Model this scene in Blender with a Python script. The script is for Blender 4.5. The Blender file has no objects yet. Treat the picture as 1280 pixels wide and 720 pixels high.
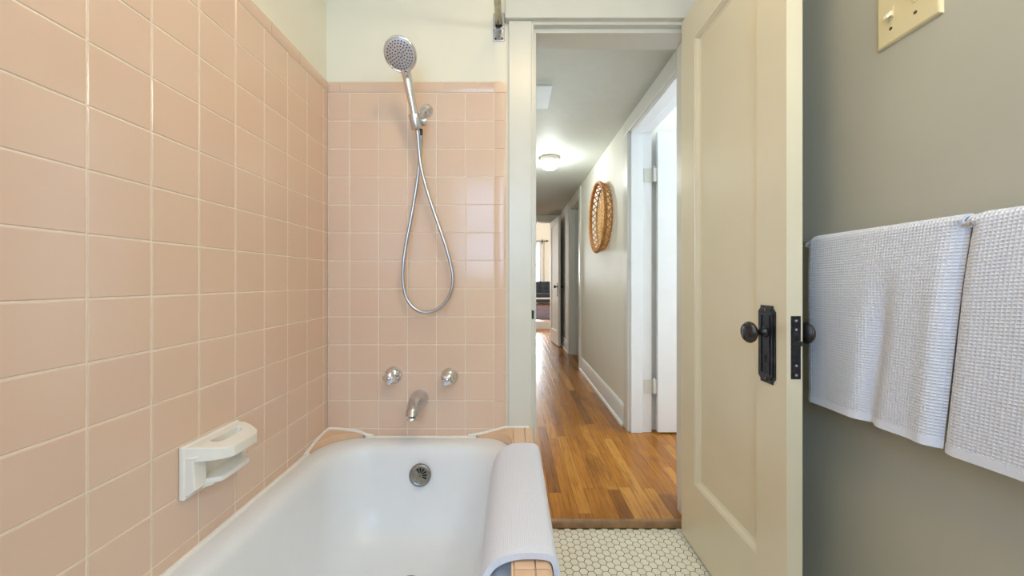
import bpy, bmesh, math, random
from math import sin, cos, pi, radians, sqrt, atan2
from mathutils import Vector, Matrix

random.seed(7)
scene = bpy.context.scene
COL = scene.collection
F, CX, CY, H = 465.0, 641.0, 351.0, 1.03     # focal length and principal point in photo pixels, eye height

def W(px, py, Y):
    """point seen at photo pixel (px, py) at distance Y from the camera"""
    return Vector(((px - CX) * Y / F, Y, H + (CY - py) * Y / F))

# ------------------------------------------------------------------ mesh helpers
class MB:
    def __init__(self):
        self.bm = bmesh.new()
        self.uv = None
    def face(self, pts):
        vs = [self.bm.verts.new(p) for p in pts]
        return self.bm.faces.new(vs)
    def box(self, a, b, mat=None):
        x0, y0, z0 = [min(a[i], b[i]) for i in range(3)]
        x1, y1, z1 = [max(a[i], b[i]) for i in range(3)]
        c = [(x0,y0,z0),(x1,y0,z0),(x1,y1,z0),(x0,y1,z0),(x0,y0,z1),(x1,y0,z1),(x1,y1,z1),(x0,y1,z1)]
        if mat: c = [mat @ Vector(p) for p in c]
        v = [self.bm.verts.new(p) for p in c]
        for f in ((0,3,2,1),(4,5,6,7),(0,1,5,4),(1,2,6,5),(2,3,7,6),(3,0,4,7)):
            self.bm.faces.new([v[i] for i in f])
        return self
    def prism(self, pts, d):
        """closed polygon pts (3d) extruded by vector d"""
        d = Vector(d); n = len(pts)
        a = [self.bm.verts.new(Vector(p)) for p in pts]
        b = [self.bm.verts.new(Vector(p) + d) for p in pts]
        self.bm.faces.new(a[::-1]); self.bm.faces.new(b)
        for i in range(n):
            j = (i + 1) % n
            self.bm.faces.new((a[i], a[j], b[j], b[i]))
        return self
    def loft(self, rings, cap0=False, cap1=False, closed=True):
        R = [[self.bm.verts.new(Vector(p)) for p in r] for r in rings]
        for r0, r1 in zip(R, R[1:]):
            n = len(r0)
            for i in range(n if closed else n - 1):
                j = (i + 1) % n
                self.bm.faces.new((r0[i], r0[j], r1[j], r1[i]))
        if cap0: self.bm.faces.new(R[0][::-1])
        if cap1: self.bm.faces.new(R[-1])
        return R
    def lathe(self, prof, origin, axis, n=32, cap0=True, cap1=True):
        """prof: (radius, distance along axis)"""
        ax = Vector(axis).normalized(); o = Vector(origin)
        u = ax.orthogonal().normalized(); v = ax.cross(u)
        rings = [[o + ax * h + (u * cos(2*pi*k/n) + v * sin(2*pi*k/n)) * r for k in range(n)] for r, h in prof]
        self.loft(rings, cap0, cap1)
        return self
    def tube(self, path, r, n=12, caps=True, closed=False):
        P = [Vector(p) for p in path]; m = len(P)
        rad = r if isinstance(r, (list, tuple)) else [r] * m
        up = None; rings = []
        for i, p in enumerate(P):
            if closed: t = P[(i+1) % m] - P[i-1]
            else: t = P[min(i+1, m-1)] - P[max(i-1, 0)]
            t.normalize()
            if up is None: up = t.orthogonal().normalized()
            up = (up - t * up.dot(t)).normalized()
            v = t.cross(up)
            rings.append([p + (up * cos(2*pi*k/n) + v * sin(2*pi*k/n)) * rad[i] for k in range(n)])
        if closed: rings.append(rings[0])
        self.loft(rings, caps and not closed, caps and not closed)
        return self
    def grid(self, fn, nu, nv, uvfn=None):
        V = [[self.bm.verts.new(fn(i / nu, j / nv)) for j in range(nv + 1)] for i in range(nu + 1)]
        if uvfn and self.uv is None: self.uv = self.bm.loops.layers.uv.new('UVMap')
        for i in range(nu):
            for j in range(nv):
                f = self.bm.faces.new((V[i][j], V[i+1][j], V[i+1][j+1], V[i][j+1]))
                if uvfn:
                    for l, (a, b) in zip(f.loops, ((i,j),(i+1,j),(i+1,j+1),(i,j+1))):
                        l[self.uv].uv = uvfn(a / nu, b / nv)
        return self
    def build(self, name, mat, parent=None, bevel=0, seg=2, smooth=40, subsurf=0, weld=True, fixn=True):
        bm = self.bm
        if weld and not bevel: bmesh.ops.remove_doubles(bm, verts=bm.verts, dist=1e-6)
        if fixn: bmesh.ops.recalc_face_normals(bm, faces=bm.faces)
        me = bpy.data.meshes.new(name)
        if smooth:
            lim = radians(smooth)
            for f in bm.faces: f.smooth = True
            for e in bm.edges:
                if len(e.link_faces) != 2 or e.calc_face_angle(0) > lim: e.smooth = False
        bm.to_mesh(me); bm.free()
        o = bpy.data.objects.new(name, me)
        for m in (mat if isinstance(mat, (list, tuple)) else [mat]): me.materials.append(m)
        COL.objects.link(o)
        if parent is not None: 
            o.parent = parent
            o.matrix_parent_inverse = parent.matrix_world.inverted() if parent.type != 'EMPTY' else Matrix.Translation(-parent.location)
        if bevel:
            b = o.modifiers.new('Bevel', 'BEVEL'); b.width = bevel; b.segments = seg; b.limit_method = 'ANGLE'; b.angle_limit = radians(35)
            for p in me.polygons: p.use_smooth = True
            b.harden_normals = True
        if subsurf:
            s = o.modifiers.new('Subsurf', 'SUBSURF'); s.levels = subsurf; s.render_levels = subsurf
        return o

def thing(name, label, cat, loc=(0, 0, 0), group=None):
    o = bpy.data.objects.new(name, None); COL.objects.link(o); o.location = loc
    o.empty_display_size = .05
    return tag(o, label, cat, group)
def tag(o, label=None, cat=None, group=None, kind=None):
    if label: o['label'] = label
    if cat: o['category'] = cat
    if group: o['group'] = group
    if kind: o['kind'] = kind
    return o
def struct(o, label=None, cat=None): return tag(o, label, cat, None, 'structure')
def part_label(o, label):
    o['label'] = label; return o

def catmull(pts, n=10, closed=False):
    P = [Vector(p) for p in pts]; out = []; m = len(P)
    rng = m if closed else m - 1
    for i in range(rng):
        p0 = P[(i-1) % m] if closed else P[max(i-1, 0)]
        p1 = P[i]; p2 = P[(i+1) % m]; p3 = P[(i+2) % m] if closed else P[min(i+2, m-1)]
        for k in range(n):
            t = k / n
            out.append(.5 * ((2*p1) + (p2-p0)*t + (2*p0-5*p1+4*p2-p3)*t*t + (3*p1-p0-3*p2+p3)*t**3))
    if not closed: out.append(P[-1])
    return out
def sstep(a, b, x):
    t = max(0, min(1, (x - a) / (b - a))); return t*t*(3-2*t)

# ------------------------------------------------------------------ materials
def lin(c):
    return tuple(((v/255)/12.92 if v/255 <= .04045 else (((v/255)+.055)/1.055)**2.4) for v in c) + (1,)
class NT:
    def __init__(self, name):
        self.m = bpy.data.materials.new(name); self.m.use_nodes = True
        self.t = self.m.node_tree; self.b = self.t.nodes['Principled BSDF']
    def n(self, typ, **kw):
        nd = self.t.nodes.new(typ)
        for k, v in kw.items():
            if k.startswith('i_'): nd.inputs[k[2:].replace('_', ' ')].default_value = v
            else: setattr(nd, k, v)
        return nd
    def l(self, a, b): self.t.links.new(a, b)
    def math(self, op, a, b=None, c=None):
        nd = self.n('ShaderNodeMath', operation=op)
        for i, v in enumerate((a, b, c)):
            if v is None: continue
            if isinstance(v, (int, float)): nd.inputs[i].default_value = v
            else: self.l(v, nd.inputs[i])
        return nd.outputs[0]
    def ramp(self, fac, stops):
        r = self.n('ShaderNodeValToRGB'); e = r.color_ramp.elements
        while len(e) < len(stops): e.new(.5)
        for el, (p, c) in zip(e, stops): el.position = p; el.color = c
        self.l(fac, r.inputs[0]); return r.outputs[0]
    def mix(self, fac, a, b, mode='MIX'):
        nd = self.n('ShaderNodeMix', data_type='RGBA', blend_type=mode)
        for i, v in ((0, fac), (6, a), (7, b)):
            if isinstance(v, (int, float)): nd.inputs[i].default_value = v
            elif isinstance(v, tuple): nd.inputs[i].default_value = v
            else: self.l(v, nd.inputs[i])
        return nd.outputs[2]
    def bump(self, h, strength=.2, dist=.002, normal=None):
        nd = self.n('ShaderNodeBump'); nd.inputs['Strength'].default_value = strength; nd.inputs['Distance'].default_value = dist
        self.l(h, nd.inputs['Height'])
        if normal: self.l(normal, nd.inputs['Normal'])
        self.l(nd.outputs[0], self.b.inputs['Normal']); return nd.outputs[0]

def plain(name, rgb, rough=.5, metal=0, noise=0, nscale=20, bump=0, coat=0, sheen=0, spec=None):
    t = NT(name); t.b.inputs['Roughness'].default_value = rough; t.b.inputs['Metallic'].default_value = metal
    if coat: t.b.inputs['Coat Weight'].default_value = coat; t.b.inputs['Coat Roughness'].default_value = .08
    if sheen: t.b.inputs['Sheen Weight'].default_value = sheen
    if spec is not None: t.b.inputs['Specular IOR Level'].default_value = spec
    c = lin(rgb)
    tc = t.n('ShaderNodeTexCoord'); nz = t.n('ShaderNodeTexNoise'); nz.inputs['Scale'].default_value = nscale; nz.inputs['Detail'].default_value = 4
    t.l(tc.outputs['Object'], nz.inputs['Vector'])
    k = noise or .02
    d = tuple(max(0, v * (1 - k)) for v in c[:3]) + (1,); u = tuple(min(1, v * (1 + k)) for v in c[:3]) + (1,)
    t.l(t.ramp(nz.outputs['Fac'], [(.3, d), (.7, u)]), t.b.inputs['Base Color'])
    if bump: t.bump(nz.outputs['Fac'], bump, .002)
    return t.m

def tile_mat(name, c1, c2, rough=.16):
    t = NT(name); g = t.n('ShaderNodeNewGeometry'); tc = t.n('ShaderNodeTexCoord')
    nz = t.n('ShaderNodeTexNoise'); nz.inputs['Scale'].default_value = 9; nz.inputs['Detail'].default_value = 5
    t.l(tc.outputs['Object'], nz.inputs['Vector'])
    f = t.math('ADD', t.math('MULTIPLY', g.outputs['Random Per Island'], .6), t.math('MULTIPLY', nz.outputs['Fac'], .4))
    t.l(t.ramp(f, [(.15, lin(c1)), (.85, lin(c2))]), t.b.inputs['Base Color'])
    t.b.inputs['Roughness'].default_value = rough
    n2 = t.n('ShaderNodeTexNoise'); n2.inputs['Scale'].default_value = 14; n2.inputs['Detail'].default_value = 1
    t.l(tc.outputs['Object'], n2.inputs['Vector'])
    t.bump(n2.outputs['Fac'], .12, .004)
    return t.m

def wood_floor_mat():
    t = NT('oak strip floor'); tc = t.n('ShaderNodeTexCoord'); s = t.n('ShaderNodeSeparateXYZ')
    t.l(tc.outputs['Object'], s.inputs[0])
    PW, PL = .057, .8
    xr = t.math('DIVIDE', s.outputs['X'], PW); row = t.math('FLOOR', xr); fx = t.math('FRACT', xr)
    wn = t.n('ShaderNodeTexWhiteNoise', noise_dimensions='1D'); t.l(row, wn.inputs['W'])
    yy = t.math('ADD', t.math('DIVIDE', s.outputs['Y'], PL), t.math('MULTIPLY', wn.outputs['Value'], 7.3))
    col = t.math('FLOOR', yy); fy = t.math('FRACT', yy)
    cv = t.n('ShaderNodeCombineXYZ'); t.l(row, cv.inputs[0]); t.l(col, cv.inputs[1])
    w2 = t.n('ShaderNodeTexWhiteNoise', noise_dimensions='2D'); t.l(cv.outputs[0], w2.inputs['Vector'])
    base = t.ramp(w2.outputs['Value'], [(0, lin((144, 88, 22))), (.2, lin((174, 110, 28))), (.75, lin((188, 122, 36))), (1, lin((210, 150, 64)))])
    gv = t.n('ShaderNodeCombineXYZ')
    t.l(t.math('MULTIPLY', s.outputs['X'], 130), gv.inputs[0])
    t.l(t.math('MULTIPLY', s.outputs['Y'], 5.0), gv.inputs[1])
    t.l(t.math('MULTIPLY', w2.outputs['Value'], 40), gv.inputs[2])
    nz = t.n('ShaderNodeTexNoise'); nz.inputs['Scale'].default_value = 1; nz.inputs['Detail'].default_value = 6; nz.inputs['Distortion'].default_value = 1.2
    t.l(gv.outputs[0], nz.inputs['Vector'])
    grain = t.ramp(nz.outputs['Fac'], [(.3, (.42, .36, .3, 1)), (.55, (1, 1, 1, 1)), (.75, (1.0, .96, .9, 1))])
    c = t.mix(.8, base, grain, 'MULTIPLY')
    # scuffed patches where the finish wore darker
    n3 = t.n('ShaderNodeTexNoise'); n3.inputs['Scale'].default_value = 2.2; n3.inputs['Detail'].default_value = 8; n3.inputs['Roughness'].default_value = .7
    mp = t.n('ShaderNodeMapping'); mp.inputs['Scale'].default_value = (2.4, .8, 1); t.l(tc.outputs['Object'], mp.inputs[0]); t.l(mp.outputs[0], n3.inputs['Vector'])
    st = t.ramp(n3.outputs['Fac'], [(.34, (.36, .28, .22, 1)), (.45, (1, 1, 1, 1))])
    c = t.mix(.6, c, st, 'MULTIPLY')
    ex = t.math('MINIMUM', fx, t.math('SUBTRACT', 1, fx)); ey = t.math('MINIMUM', fy, t.math('SUBTRACT', 1, fy))
    e = t.math('MINIMUM', t.math('MULTIPLY', ex, PW), t.math('MULTIPLY', ey, PL))
    gap = t.math('SMOOTH_MIN', t.math('DIVIDE', e, .0017), 1, .2)
    c = t.mix(gap, lin((66, 38, 14)), c)
    t.l(c, t.b.inputs['Base Color'])
    t.b.inputs['Roughness'].default_value = .3
    t.l(t.math('ADD', .17, t.math('MULTIPLY', nz.outputs['Fac'], .14)), t.b.inputs['Roughness'])
    t.bump(t.math('ADD', gap, t.math('MULTIPLY', nz.outputs['Fac'], .2)), .25, .001)
    return t.m

def waffle_mat(name, rgb, period, strength=.8, dist=.0018):
    t = NT(name); uv = t.n('ShaderNodeUVMap'); s = t.n('ShaderNodeSeparateXYZ'); t.l(uv.outputs[0], s.inputs[0])
    k = pi / period
    a = t.math('ABSOLUTE', t.math('SINE', t.math('MULTIPLY', s.outputs['X'], k)))
    b = t.math('ABSOLUTE', t.math('SINE', t.math('MULTIPLY', s.outputs['Y'], k)))
    h = t.math('SUBTRACT', 1, t.math('MULTIPLY', t.math('POWER', a, .8), t.math('POWER', b, .8)))
    nz = t.n('ShaderNodeTexNoise'); nz.inputs['Scale'].default_value = 900; t.l(uv.outputs[0], nz.inputs['Vector'])
    h2 = t.math('ADD', h, t.math('MULTIPLY', nz.outputs['Fac'], .02))
    t.b.inputs['Base Color'].default_value = lin(rgb); t.b.inputs['Roughness'].default_value = .95
    t.b.inputs['Sheen Weight'].default_value = .15
    t.bump(h2, strength, dist)
    return t.m

def emit(name, rgb, strength):
    t = NT(name); t.b.inputs['Emission Color'].default_value = lin(rgb); t.b.inputs['Emission Strength'].default_value = strength
    t.b.inputs['Base Color'].default_value = lin(rgb); return t.m

M = {}
M['tile'] = tile_mat('pink wall tile', (222, 192, 170), (225, 197, 174))
M['tile_ledge'] = tile_mat('peach ledge tile', (222, 184, 150), (230, 195, 163), .22)
M['grout'] = plain('pale grout', (236, 222, 205), .85, noise=.05, nscale=60, bump=.2)
M['plaster'] = plain('cream painted plaster', (236, 231, 214), .55, noise=.015, nscale=6, bump=.06)
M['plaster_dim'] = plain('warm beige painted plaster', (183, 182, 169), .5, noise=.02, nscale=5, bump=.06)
M['ceil'] = plain('white ceiling paint', (240, 238, 230), .7, bump=.05)
M['hall_paint'] = plain('hall cream paint', (230, 227, 216), .45, noise=.015, nscale=5, bump=.06)
M['hall_ceil'] = plain('hall ceiling paint', (208, 212, 204), .6, bump=.05)
M['trim'] = plain('cream gloss trim paint', (217, 216, 207), .3, noise=.02, nscale=8, bump=.05)
M['door'] = plain('beige gloss door paint', (225, 216, 190), .2, noise=.015, nscale=6, bump=.03)
M['white_trim'] = plain('white gloss trim paint', (236, 238, 238), .25, noise=.015, nscale=8)
M['enamel'] = plain('white bath enamel', (232, 234, 236), .3, noise=.01)
M['ceramic'] = plain('white glazed ceramic', (238, 234, 224), .18, noise=.015, nscale=30)
M['caulk'] = plain('white caulk', (240, 236, 228), .6, noise=.04, nscale=90)
M['chrome'] = plain('polished chrome', (225, 226, 230), .08, 1)
M['chrome_soft'] = plain('satin chrome', (205, 206, 212), .2, 1)
M['hose'] = plain('stainless hose', (190, 190, 192), .28, 1)
M['sprayface'] = plain('grey spray plate', (200, 196, 200), .35, .35)
M['rubber'] = plain('dark rubber nozzle', (48, 44, 50), .6)
M['drain'] = plain('aged nickel', (150, 146, 140), .32, 1, noise=.25, nscale=140)
M['dark'] = plain('dark void', (14, 13, 12), .9)
M['brass'] = plain('tarnished brass', (150, 120, 70), .35, 1)
M['black_metal'] = plain('blackened bronze', (66, 67, 72), .3, .9, noise=.3, nscale=70, bump=.1)
M['bronze_worn'] = plain('rubbed bronze rings', (120, 96, 74), .3, .9, noise=.2, nscale=80)
M['rod'] = plain('tarnished shower rod', (168, 162, 140), .25, 1, noise=.25, nscale=40)
M['ivory'] = plain('ivory switch plastic', (222, 210, 170), .35)
M['ivory_light'] = plain('pale ivory toggle', (240, 234, 210), .3)
M['towel'] = waffle_mat('white waffle towel', (222, 228, 243), .0062)
M['towel_rim'] = waffle_mat('white fine waffle towel', (228, 232, 246), .0045, .6, .0015)
M['hem'] = plain('white towel hem', (226, 231, 245), .95, noise=.03, nscale=300, bump=.3)
M['hex'] = tile_mat('ivory hex tile', (232, 227, 208), (240, 236, 220), .3)
M['hexgrout'] = plain('dark floor grout', (92, 82, 62), .9, noise=.2, nscale=60)
M['wood'] = wood_floor_mat()
M['threshold'] = plain('worn oak threshold', (146, 114, 78), .45, noise=.25, nscale=26, bump=.2)
M['wicker'] = plain('woven rattan', (190, 136, 74), .6, noise=.3, nscale=70, bump=.4)
def weave_mat():
    t = NT('herringbone cane weave'); tc = t.n('ShaderNodeTexCoord'); sp = t.n('ShaderNodeSeparateXYZ'); t.l(tc.outputs['Object'], sp.inputs[0])
    st = t.math('DIVIDE', sp.outputs['Y'], .062); par = t.math('SUBTRACT', t.math('MULTIPLY', t.math('FLOORED_MODULO', t.math('FLOOR', st), 2), 2), 1)
    dg = t.math('FRACT', t.math('DIVIDE', t.math('ADD', sp.outputs['Z'], t.math('MULTIPLY', par, sp.outputs['Y'])), .036))
    tri = t.math('ABSOLUTE', t.math('SUBTRACT', t.math('MULTIPLY', dg, 2), 1))
    nz = t.n('ShaderNodeTexNoise'); nz.inputs['Scale'].default_value = 60; t.l(tc.outputs['Object'], nz.inputs['Vector'])
    f = t.math('ADD', t.math('MULTIPLY', tri, .8), t.math('MULTIPLY', nz.outputs['Fac'], .3))
    t.l(t.ramp(f, [(.2, lin((112, 66, 26))), (.42, lin((196, 146, 84))), (.8, lin((226, 184, 122)))]), t.b.inputs['Base Color'])
    t.b.inputs['Roughness'].default_value = .6; t.bump(tri, .8, .006); return t.m
M['weave'] = weave_mat()
M['wicker_dark'] = plain('dark rattan rim', (178, 122, 64), .55, noise=.35, nscale=60, bump=.4)
M['sofa'] = plain('charcoal sofa fabric', (54, 56, 62), .9, noise=.15, nscale=60)
M['pale_cloth'] = plain('pale cloth', (226, 224, 220), .9)
M['curtain'] = plain('sheer white curtain', (244, 242, 236), .9)
M['globe'] = emit('warm opal globe', (255, 253, 240), 42)
M['iron'] = plain('black iron', (30, 28, 28), .5, .6)
M['hatch'] = plain('pale blue-white ceiling panel', (230, 238, 240), .5)
M['lamp_metal'] = plain('white lamp base', (225, 222, 214), .4)

# ------------------------------------------------------------------ key positions
XL, XR = -.754, .87                 # bathroom side walls
YB, YW, YH = 1.518, 1.524, 1.640    # tile face, plaster face and hall face of the wall with the doorway
YF = -.95                           # wall behind the camera
ZC = H + 1.38                       # bathroom ceiling
FZ = 0.0                            # bathroom floor
HF = H - 1.005                      # hall floor
HX = .78                            # hall right wall
HC = H + 1.10                       # hall ceiling
HXL = -.12                          # hall left wall
TP, TPX = .1143, .1179              # tile pitch, vertical and horizontal
ZTOP = H + .768                     # top of the square tiles
ZCAP = H + .815                     # top of the cap row

# ------------------------------------------------------------------ bathroom shell
def tiles(name, parent, mat, rects, plane, n_axis, depth=.0013, g=.0016):
    """rects: (a0,a1,z0,z1) on a wall plane; n_axis 'x' or '-y' tells which way the tiles face"""
    mb = MB()
    for a0, a1, z0, z1 in rects:
        a0 += g; a1 -= g; z0 += g; z1 -= g
        e = .0016
        def P(a, z, d):
            return (plane + d, a, z) if n_axis == 'x' else (a, plane - d, z)
        r0 = [P(a0,z0,-.003), P(a1,z0,-.003), P(a1,z1,-.003), P(a0,z1,-.003)]
        r1 = [P(a0,z0,depth-.0012), P(a1,z0,depth-.0012), P(a1,z1,depth-.0012), P(a0,z1,depth-.0012)]
        r2 = [P(a0+e,z0+e,depth), P(a1-e,z0+e,depth), P(a1-e,z1-e,depth), P(a0+e,z1-e,depth)]
        mb.loft([r0, r1, r2], False, True)
    return mb.build(name, mat, parent, smooth=0)

# left wall: plaster above, pink tile below
wl = struct(MB().box((XL-.12, YF-.1, -.05), (XL-.009, YW+.001, ZC)).build('wall_left', M['plaster']), 'cream plaster wall tiled in pink beside the bathtub', 'wall')
MB().box((XL-.0095, YF, 0), (XL-.0022, YB, ZCAP-.004)).build('grout_bed', M['grout'], wl)
y_lines = [YB - .283*TPX - k*TPX for k in range(0, 22)]
y_lines = [YB] + [y for y in y_lines if y > YF] + [YF]
rects = []
z = ZTOP; zl = [ZTOP]
while z > .02: z -= TP; zl.append(max(z, .0))
for y1, y0 in zip(y_lines, y_lines[1:]):
    for z1, z0 in zip(zl, zl[1:]):
        if z1 > z0 + .012: rects.append((y0, y1, z0, z1))
tiles('wall_tile', wl, M['tile'], rects, XL-.0022, 'x')
def cap_row(parent, a_list, plane, axis, z0, z1):
    mb = MB()
    prof = [(-.003, z0+.001), (.0012, z0+.001), (.0024, z0+.0025), (.0024, z1-.011), (.0012, z1-.004), (-.002, z1-.0012), (-.006, z1)]
    for a0, a1 in zip(a_list, a_list[1:]):
        a0 += .0009; a1 -= .0009
        P = (lambda a, d, z: (plane + d, a, z)) if axis == 'x' else (lambda a, d, z: (a, plane - d, z))
        mb.loft([[P(a0, d, z) for d, z in prof], [P(a1, d, z) for d, z in prof]], True, True)
    return mb.build('tile_cap', M['tile'], parent, smooth=50)
cl = [YF]
y = YB - .05
yy = [YB]
while y > YF + .05: yy.append(y); y -= .152
yy.append(YF)
cap_row(wl, yy[::-1], XL-.0022, 'x', ZTOP, ZCAP)

# back wall with the doorway
DX0, DX1, DZ = .085, .735, H + 1.042       # jamb faces
wb = MB()
wb.box((XL-.12, YW, -.05), (DX0-.012, YH, ZC))
wb.box((DX1+.012, YW, -.05), (XR+.12, YH, ZC))
wb.box((DX0-.012, YW, DZ+.012), (DX1+.012, YH, ZC))
wb = struct(wb.build('wall_back', M['plaster']), 'cream plaster wall holding the doorway and the pink shower tile', 'wall')
XT1 = (633.7-CX)*YB/F; XT0 = (617.8-CX)*YB/F
MB().box((XL-.002, YB+.0022, 0), (XT1, YW+.001, ZCAP-.004)).build('grout_bed', M['grout'], wb)
xl = [XL] + [(c-CX)*YB/F for c in (437.1, 473.3, 509.5, 545.7, 581.8)] + [XT0]
rects = [(a, b, z0, z1) for a, b in zip(xl, xl[1:]) for z1, z0 in zip(zl, zl[1:]) if z1 > z0 + .012]
tiles('wall_tile', wb, M['tile'], rects, YB+.0022, '-y')
# bullnose column at the right end of the tile, one rounded piece per course
mb = MB()
prof = [(XT0+.001, -.003), (XT0+.001, .0014), (XT0+.0025, .0024), (XT1-.012, .0024), (XT1-.005, .001), (XT1-.0015, -.0015), (XT1-.0006, -.0055)]
zb = [v for v in zl]
for z1, z0 in zip(zb, zb[1:]):
    if z1 > z0 + .012:
        mb.loft([[(x, YB+.0022-d, z0+.0009) for x, d in prof], [(x, YB+.0022-d, z1-.0009) for x, d in prof]], True, True)
mb.build('edge_tile', M['tile'], wb, smooth=50)
cx = [XL] + [(c-CX)*YB/F for c in (424.6, 467.6, 510.6, 553.5, 596.5)] + [XT0]
cap_row(wb, cx, YB+.0022, '-y', ZTOP, ZCAP)
# outside corner piece of the cap
mb = MB()
rings = []
for t in range(7):
    a = t/6*pi/2
    rings.append([(XT0+.001 + (XT1-XT0-.002)*(sin(b)), YB+.0022-.0026*cos(b)**.5 if b < 1.5 else YB+.0075, ZTOP+.001+(ZCAP-ZTOP-.001)*t/6) for b in [q/8*pi/2 for q in range(9)]])
pts = []
w = XT1-XT0-.001; hh = ZCAP-ZTOP-.001
outline = [(0, 0), (w, 0), (w, hh*.45)] + [(w-.03+.03*cos(a), hh-.03+.03*sin(a)) for a in [radians(d) for d in range(15, 91, 15)]] + [(0, hh)]
c = MB(); c.prism([(XT0+.0006+x, YB, ZTOP+.001+z) for x, z in outline], (0, .005, 0))
c.build('corner_tile', M['tile'], wb, bevel=.0022, seg=3)

# remaining shell
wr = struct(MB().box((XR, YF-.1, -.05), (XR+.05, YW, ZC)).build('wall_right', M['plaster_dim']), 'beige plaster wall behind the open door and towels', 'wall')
WX0, WX1, WZ0, WZ1 = -.62, .30, H+.02, H+1.12
wf = MB()
wf.box((XL-.12, YF-.12, -.05), (WX0, YF, ZC)); wf.box((WX1, YF-.12, -.05), (XR+.12, YF, ZC))
wf.box((WX0, YF-.12, -.05), (WX1, YF, WZ0)); wf.box((WX0, YF-.12, WZ1), (WX1, YF, ZC))
struct(wf.build('wall_front', M['plaster']), 'plaster wall with the bathroom window behind the viewer', 'wall')
w = MB()
for a, b in (((WX0, WZ0), (WX0+.05, WZ1)), ((WX1-.05, WZ0), (WX1, WZ1)), ((WX0+.05, WZ0), (WX1-.05, WZ0+.05)), ((WX0+.05, WZ1-.05), (WX1-.05, WZ1)), ((WX0+.05, (WZ0+WZ1)/2-.02), (WX1-.05, (WZ0+WZ1)/2+.02))):
    w.box((a[0], YF-.09, a[1]), (b[0], YF-.05, b[1]))
struct(w.build('window_1', M['white_trim'], bevel=.004), 'white sash window in the wall behind the viewer', 'window')
struct(MB().box((XL-.12, YF-.12, ZC), (XR+.12, YH, ZC+.06)).build('ceiling', M['ceil']), 'white bathroom ceiling', 'ceiling')

# floor: dark grout bed with ivory hexagons
fl = struct(MB().box((XL-.02, YF-.02, -.06), (XR+.02, 1.552, -.0012)).build('floor', M['hexgrout']), 'small ivory hexagon tile bathroom floor with dark grout', 'floor')
d = .0297; hexmb = MB(); R_ = (d-.0021)/sqrt(3)
cs = d*sqrt(3)/2
i = 0; x = .02
while x < XR - .01:
    yv = -.3 + (d/2 if i % 2 else 0)
    while yv < 1.543:
        ring = lambda r, zz: [(x + r*cos(k*pi/3), min(yv + r*sin(k*pi/3), 1.5465), zz) for k in range(6)]
        hexmb.loft([ring(R_, -.004), ring(R_, -.0008), ring(R_-.0012, 0)], False, True)
        yv += d
    x += cs; i += 1
hexmb.build('hexagon_tile', M['hex'], fl, smooth=0, weld=False)

# threshold strip
th = MB(); th.prism([(DX0-.006, 1.547, 0), (DX0-.006, 1.547, .019), (DX0-.006, 1.552, .0265), (DX0-.006, 1.568, .0275), (DX0-.006, 1.568, 0)], (DX1-DX0+.012, 0, 0))
struct(th.build('trim_1', M['threshold'], bevel=.002), 'worn wooden threshold strip between hexagon tile and wood floor', 'threshold')

# door frame: casing, head, jambs and stops
df = MB(); XC0 = (635.8-CX)*1.505/F; XC1 = (664.6-CX)*1.505/F
df.box((XC0, 1.505, 0), (XC1, YW+.001, H+1.0535))
fr = struct(df.build('trim_2', M['trim'], bevel=.004, seg=3), 'cream painted door casing around the hallway doorway', 'door casing')
MB().box((DX1+.012, 1.505, 0), (XR-.004, YW+.001, H+1.0535)).build('side_casing', M['trim'], fr, bevel=.004)
MB().box((XC0-.014, 1.490, H+1.054), (XR-.003, YW+.001, H+1.19)).build('head_casing', M['trim'], fr, bevel=.003)
j = MB()
j.box((XC1-.02, 1.512, 0), (DX0, YH+.002, DZ)); j.box((DX1, 1.512, 0), (DX1+.03, YH+.002, DZ)); j.box((XC1-.02, 1.512, DZ), (DX1+.03, YH+.002, DZ+.013))
j.build('jamb', M['trim'], fr, bevel=.0012)
s = MB(); s.box((DX0-.001, 1.538, 0.0), (.0965, YH, DZ-.017)); s.box((.7235, 1.538, 0), (DX1+.001, YH, DZ-.017)); s.box((DX0-.001, 1.538, DZ-.017), (DX1+.001, YH, DZ+.001))
s.build('door_stop', M['trim'], fr, bevel=.002)
hcas = MB(); hcas.box((DX0-.09, YH-.001, HF), (DX0-.006, YH+.018, H+1.05)); hcas.box((DX0-.09, YH-.001, H+1.03), (DX1+.04, YH+.018, H+1.095))
hcas.build('hall_casing', M['trim'], fr, bevel=.003)
sp = MB(); sp.box((XC1+.001, 1.509, H-.155), (DX0+.0006, 1.5385, H-.12)); sp.build('strike_plate', M['black_metal'], fr, bevel=.001)

# ------------------------------------------------------------------ bathroom door (open, hinged on the right jamb)
XD, XD2 = .685, .725
YD0, YD1 = .931, 1.511
ZD0, ZD1 = .012, H + 1.048
PY0, PY1, PZ0, PZ1 = 1.047, 1.403, H-.768, H+.916
dm = MB()
for side, xs, xin in ((0, XD, XD+.0155), (1, XD2, XD2-.0155)):
    o_ = [(xs, YD0, ZD0), (xs, YD1, ZD0), (xs, YD1, ZD1), (xs, YD0, ZD1)]
    i0 = [(xs, PY0, PZ0), (xs, PY1, PZ0), (xs, PY1, PZ1), (xs, PY0, PZ1)]
    def ins(dd, dx):
        return [(xs + (dx if side == 0 else -dx), PY0+dd, PZ0+dd), (xs + (dx if side == 0 else -dx), PY1-dd, PZ0+dd), (xs + (dx if side == 0 else -dx), PY1-dd, PZ1-dd), (xs + (dx if side == 0 else -dx), PY0+dd, PZ1-dd)]
    dm.loft([o_, i0, ins(.001, .0025), ins(.005, .0035), ins(.0075, .006), ins(.013, .0125), ins(.018, .0140), ins(.020, .0155)], False, True)
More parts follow.
